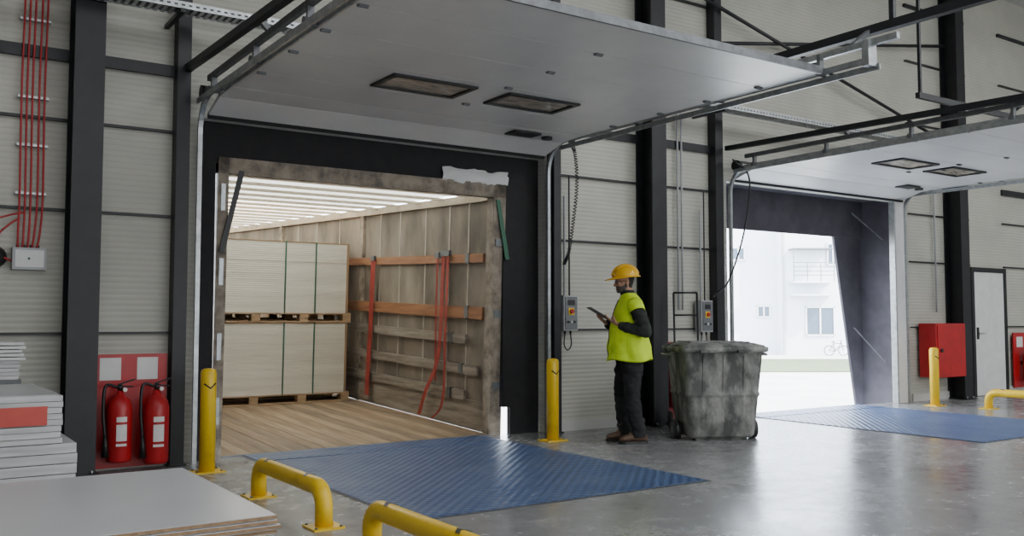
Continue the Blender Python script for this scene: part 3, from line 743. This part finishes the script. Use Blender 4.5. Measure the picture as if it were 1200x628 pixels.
    b=B('head')
    prof=[(-.118,.045,.018,.03),(-.108,.05,.042,.044),(-.09,.04,.064,.054),(-.065,.025,.08,.062),(-.035,.012,.09,.067),(-.005,.004,.094,.071),(.025,-.002,.099,.075),(.06,-.006,.1,.077),(.09,-.008,.088,.068),(.112,-.008,.058,.046),(.124,-.008,.02,.018)]
    n=28; rings=[]
    for z,cx,rx,ry in prof:
        r=[]
        for k in range(n):
            t=2*math.pi*k/n; c=math.cos(t); s_=math.sin(t)
            x=cx+rx*c; y=ry*s_
            if c>0: y*=1+.06*c
            if -.02<z<.02 and .55<c<.93: x-=.008
            if .02<z<.04 and c>.6: x+=.005
            r.append(V((x,y,z)))
        rings.append(r)
    b.loft(rings,m_skin)
    b.tube([(.092,0,.012),(.104,0,-.008),(.118,0,-.03),(.108,0,-.042)],[.008,.011,.014,.01],m_skin,10)
    for s_ in (1,-1):
        b.sph((.108,s_*.012,-.035),(.01,.008,.008),m_skin,8,6)
        b.sph((.078,s_*.042,-.02),(.02,.02,.016),m_skin,10,6)
        b.sph((-.005,s_*.076,-.01),(.019,.008,.032),m_skin,10,8,rot=Matrix.Rotation(-.2,3,'Y'))
        b.tube([(.09,s_*.012,.024),(.088,s_*.032,.028),(.078,s_*.05,.022)],.006,m_skin,6)
    b.sph((.099,0,-.062),(.01,.024,.005),m_skin,10,6); b.sph((.097,0,-.072),(.01,.021,.005),m_skin,10,6)
    b.sph((.085,0,-.1),(.018,.022,.016),m_skin,10,6)
    b.tube([(-.01,0,-.05),(-.015,0,-.11)],[.058,.056],m_skin,14)
    def hf(c):
        x,y,z=c
        if abs(y)>.074 and abs(x+.005)<.022: return 0
        if x>.03 and z<-.046 and not(abs(z+.067)<.008 and x>.1): return 1
        if x>-.005 and z<-.02-.02*max(0,(x)/.04) and z>-.125: return 1
        if x<-.02 and z>-.07: return 2
        if z>.045: return 2
        return 0
    remesh(b,.0048,2,hf,[m_skin,m_beard,m_hair],'head',HT2)
    b=B('eyes_and_glasses')
    for s_ in (1,-1):
        b.sph((.079,s_*.031,.004),.0125,m_eye,10,8); b.sph((.0895,s_*.031,.004),.005,m_blk,8,6)
        ring=[V((.104-.012*abs(math.cos(t))**2*(1 if math.cos(t)*s_>0 else 0),s_*.033+.025*math.cos(t),.002+.018*math.sin(t))) for t in [2*math.pi*k/16 for k in range(16)]]
        b.tube(ring,.0028,m_blk,6,closed=True)
        b.tube([(.094,s_*.058,.006),(.05,s_*.079,.008),(-.005,s_*.08,.004)],.003,m_blk,6)
    b.tube([(.105,-.009,.006),(.109,0,.008),(.105,.009,.006)],.0024,m_blk,6)
    b.fin(parent=root,xf=HT2)
    b=B('hard_hat'); n=32; z0=.045
    rings=[]
    for k in range(9):
        a=math.pi/2*k/9; rings.append([V((-.006+.142*math.cos(a)*math.cos(t),.118*math.cos(a)*math.sin(t),z0+.128*math.sin(a))) for t in [2*math.pi*j/n for j in range(n)]])
    b.loft(rings,m_helm)
    def br(f,z): return [V((-.006+(.142+f+(.06*max(0,math.cos(t))**2 if f>0 else 0))*math.cos(t),(.118+f)*math.sin(t),z-(.014*max(0,math.cos(t)) if f>0 else 0))) for t in [2*math.pi*j/n for j in range(n)]]
    b.loft([br(0,z0+.01),br(.018,z0+.002),br(.02,z0-.006),br(.0,z0-.002)],m_helm)
    b.tube([V((-.006+.144*math.cos(a),0,z0+.131*math.sin(a))) for a in [math.pi*k/16 for k in range(1,16)]],.013,m_helm,8)
    for s_ in (1,-1): b.tube([V((-.006+.126*math.cos(a),s_*(.04),z0+.124*math.sin(a))) for a in [math.pi*k/16 for k in range(3,14)]],.008,m_helm,8)
    b.fin(parent=root,xf=HT2)
    b=B('jacket_collar')
    b.loft([el(.01,0,1.52,.084,.094),el(.02,0,1.55,.077,.082),el(.03,0,1.585,.072,.074),el(.03,0,1.585,.064,.066),el(.03,0,1.55,.062,.064)],m_jack)
    b.fin(parent=root,xf=T)
worker()

# ------------------------------------------------------------ exterior
b=B('yard_ground'); b.box(-40,130,8.72,130,-1.5,-1.2,m_asph); b.fin()
EX=Matrix.Translation(FH*66+RH*19.8)@Matrix(((RH.x,FH.x,0,0),(RH.y,FH.y,0,0),(0,0,1,0),(0,0,0,1)))
b=B('grass_lawn'); b.box(-14,16,-22,-8,-1.2,-1.15,m_grass); b.fin(xf=EX)
b=B('office_building')
b.box(-16,-.5,1.2,14,-1.2,9.5,m_plast); b.box(-.5,14,0,14,-1.2,10.5,m_plast)
def win(x,z,w,h,y):
    b.box(x-w/2,x+w/2,y-.04,y+.05,z-h/2,z+h/2,m_glass)
    for a in (x-w/2,x-.05,x+w/2-.1): b.box(a,a+.1,y-.1,y-.04,z-h/2,z+h/2,m_white)
    for a in (z-h/2,z+h/2-.1): b.box(x-w/2,x+w/2,y-.1,y-.04,a,a+.1,m_white)
win(2.2,1.2,2.1,2.1,0); win(6.5,1.2,2.1,2.1,0); win(-1.5,1.9,1.0,.9,1.2); win(-3.3,6.1,1.0,1.0,1.2); win(-4.5,1.6,1.0,1.0,1.2); win(6,6,1.4,1.4,0); win(-7.5,6.1,1,1,1.2)
win(3.2,6.0,.9,1.6,0)
b.box(.0,2.9,-1.2,0,3.9,4.05,m_plast)
for z in (4.4,4.7,5.0,5.3): b.box(.0,2.9,-1.22,-1.18,z,z+.05,m_galvd)
for x in (0,.95,1.9,2.85): b.box(x,x+.05,-1.22,-1.17,4.0,6.3 if x in(0,2.85) else 5.3,m_galvd)
b.box(0,2.9,-1.2,0,6.3,6.36,m_galvd)
b.box(.0,2.9,-1.2,0,3.0,3.1,m_plast)
b.box(-.45,-.3,-.14,0,-1.2,10,m_grey)
b.fin(xf=EX)
b=B('bicycle')
c=V((2.9,-1.2,-1.2))
for dx in (-.5,.5): b.tube([c+V((dx+.34*math.cos(t),0,.34+.34*math.sin(t))) for t in [2*math.pi*k/20 for k in range(20)]],.03,m_blk,6,closed=True)
fr=lambda p,q:b.cyl(c+V((p[0],0,p[1])),c+V((q[0],0,q[1])),.025,m_black,8)
fr((-.5,.34),(-.05,.3)); fr((-.05,.3),(.35,.85)); fr((-.2,.85),(.35,.85)); fr((-.5,.34),(-.18,.8)); fr((-.05,.3),(-.22,.95)); fr((.5,.34),(.32,1.0))
b.cyl(c+V((.3,-.25,1.02)),c+V((.3,.25,1.02)),.02,m_blk,8); b.box(c.x-.34,c.x-.1,c.y-.06,c.y+.06,c.z+.95,c.z+1.0,m_blk)
b.fin(xf=EX)

# ------------------------------------------------------------ lights
w=bpy.data.worlds.new('sky'); bpy.context.scene.world=w; w.use_nodes=True
bg=w.node_tree.nodes['Background']; bg.inputs['Color'].default_value=(.8,.89,1,1); bg.inputs['Strength'].default_value=14
sun=bpy.data.lights.new('sun','SUN'); sun.energy=22; sun.angle=.01; sun.color=(1,.93,.82)
so=bpy.data.objects.new('sun',sun); bpy.context.collection.objects.link(so)
so.rotation_euler=V((.35,-.6,.75)).to_track_quat('Z','Y').to_euler()
def area(name,loc,rot,sx,sy,e,c=(1,1,1)):
    l=bpy.data.lights.new(name,'AREA'); l.shape='RECTANGLE'; l.size=sx; l.size_y=sy; l.energy=e; l.color=c
    o=bpy.data.objects.new(name,l); bpy.context.collection.objects.link(o); o.location=loc; o.rotation_euler=rot
for (x,y,e) in ((-1,1,70),(5,1,170),(11,1,260),(17,1,260),(2,-4,170),(9,-4,260),(15,-4,260)):
    area('ceiling_fill',(x,y,6.9),(0,0,0),1.6,4,e,(.95,.97,1))  # area lamps added under the closed ceiling as fill; no roof openings modelled
area('rear_fill',(9,-7.8,2.6),(math.radians(90),0,0),16,3.4,560,(.95,.97,1))  # added fill lamp behind the camera; the front wall has no window
cam=bpy.data.cameras.new('camera'); co=bpy.data.objects.new('camera',cam); bpy.context.collection.objects.link(co)
cam.sensor_width=36; cam.lens=32.4; cam.clip_end=400
co.location=(0,0,1.27); co.rotation_euler=(math.radians(93.24),0,math.radians(-34.1))
bpy.context.scene.camera=co
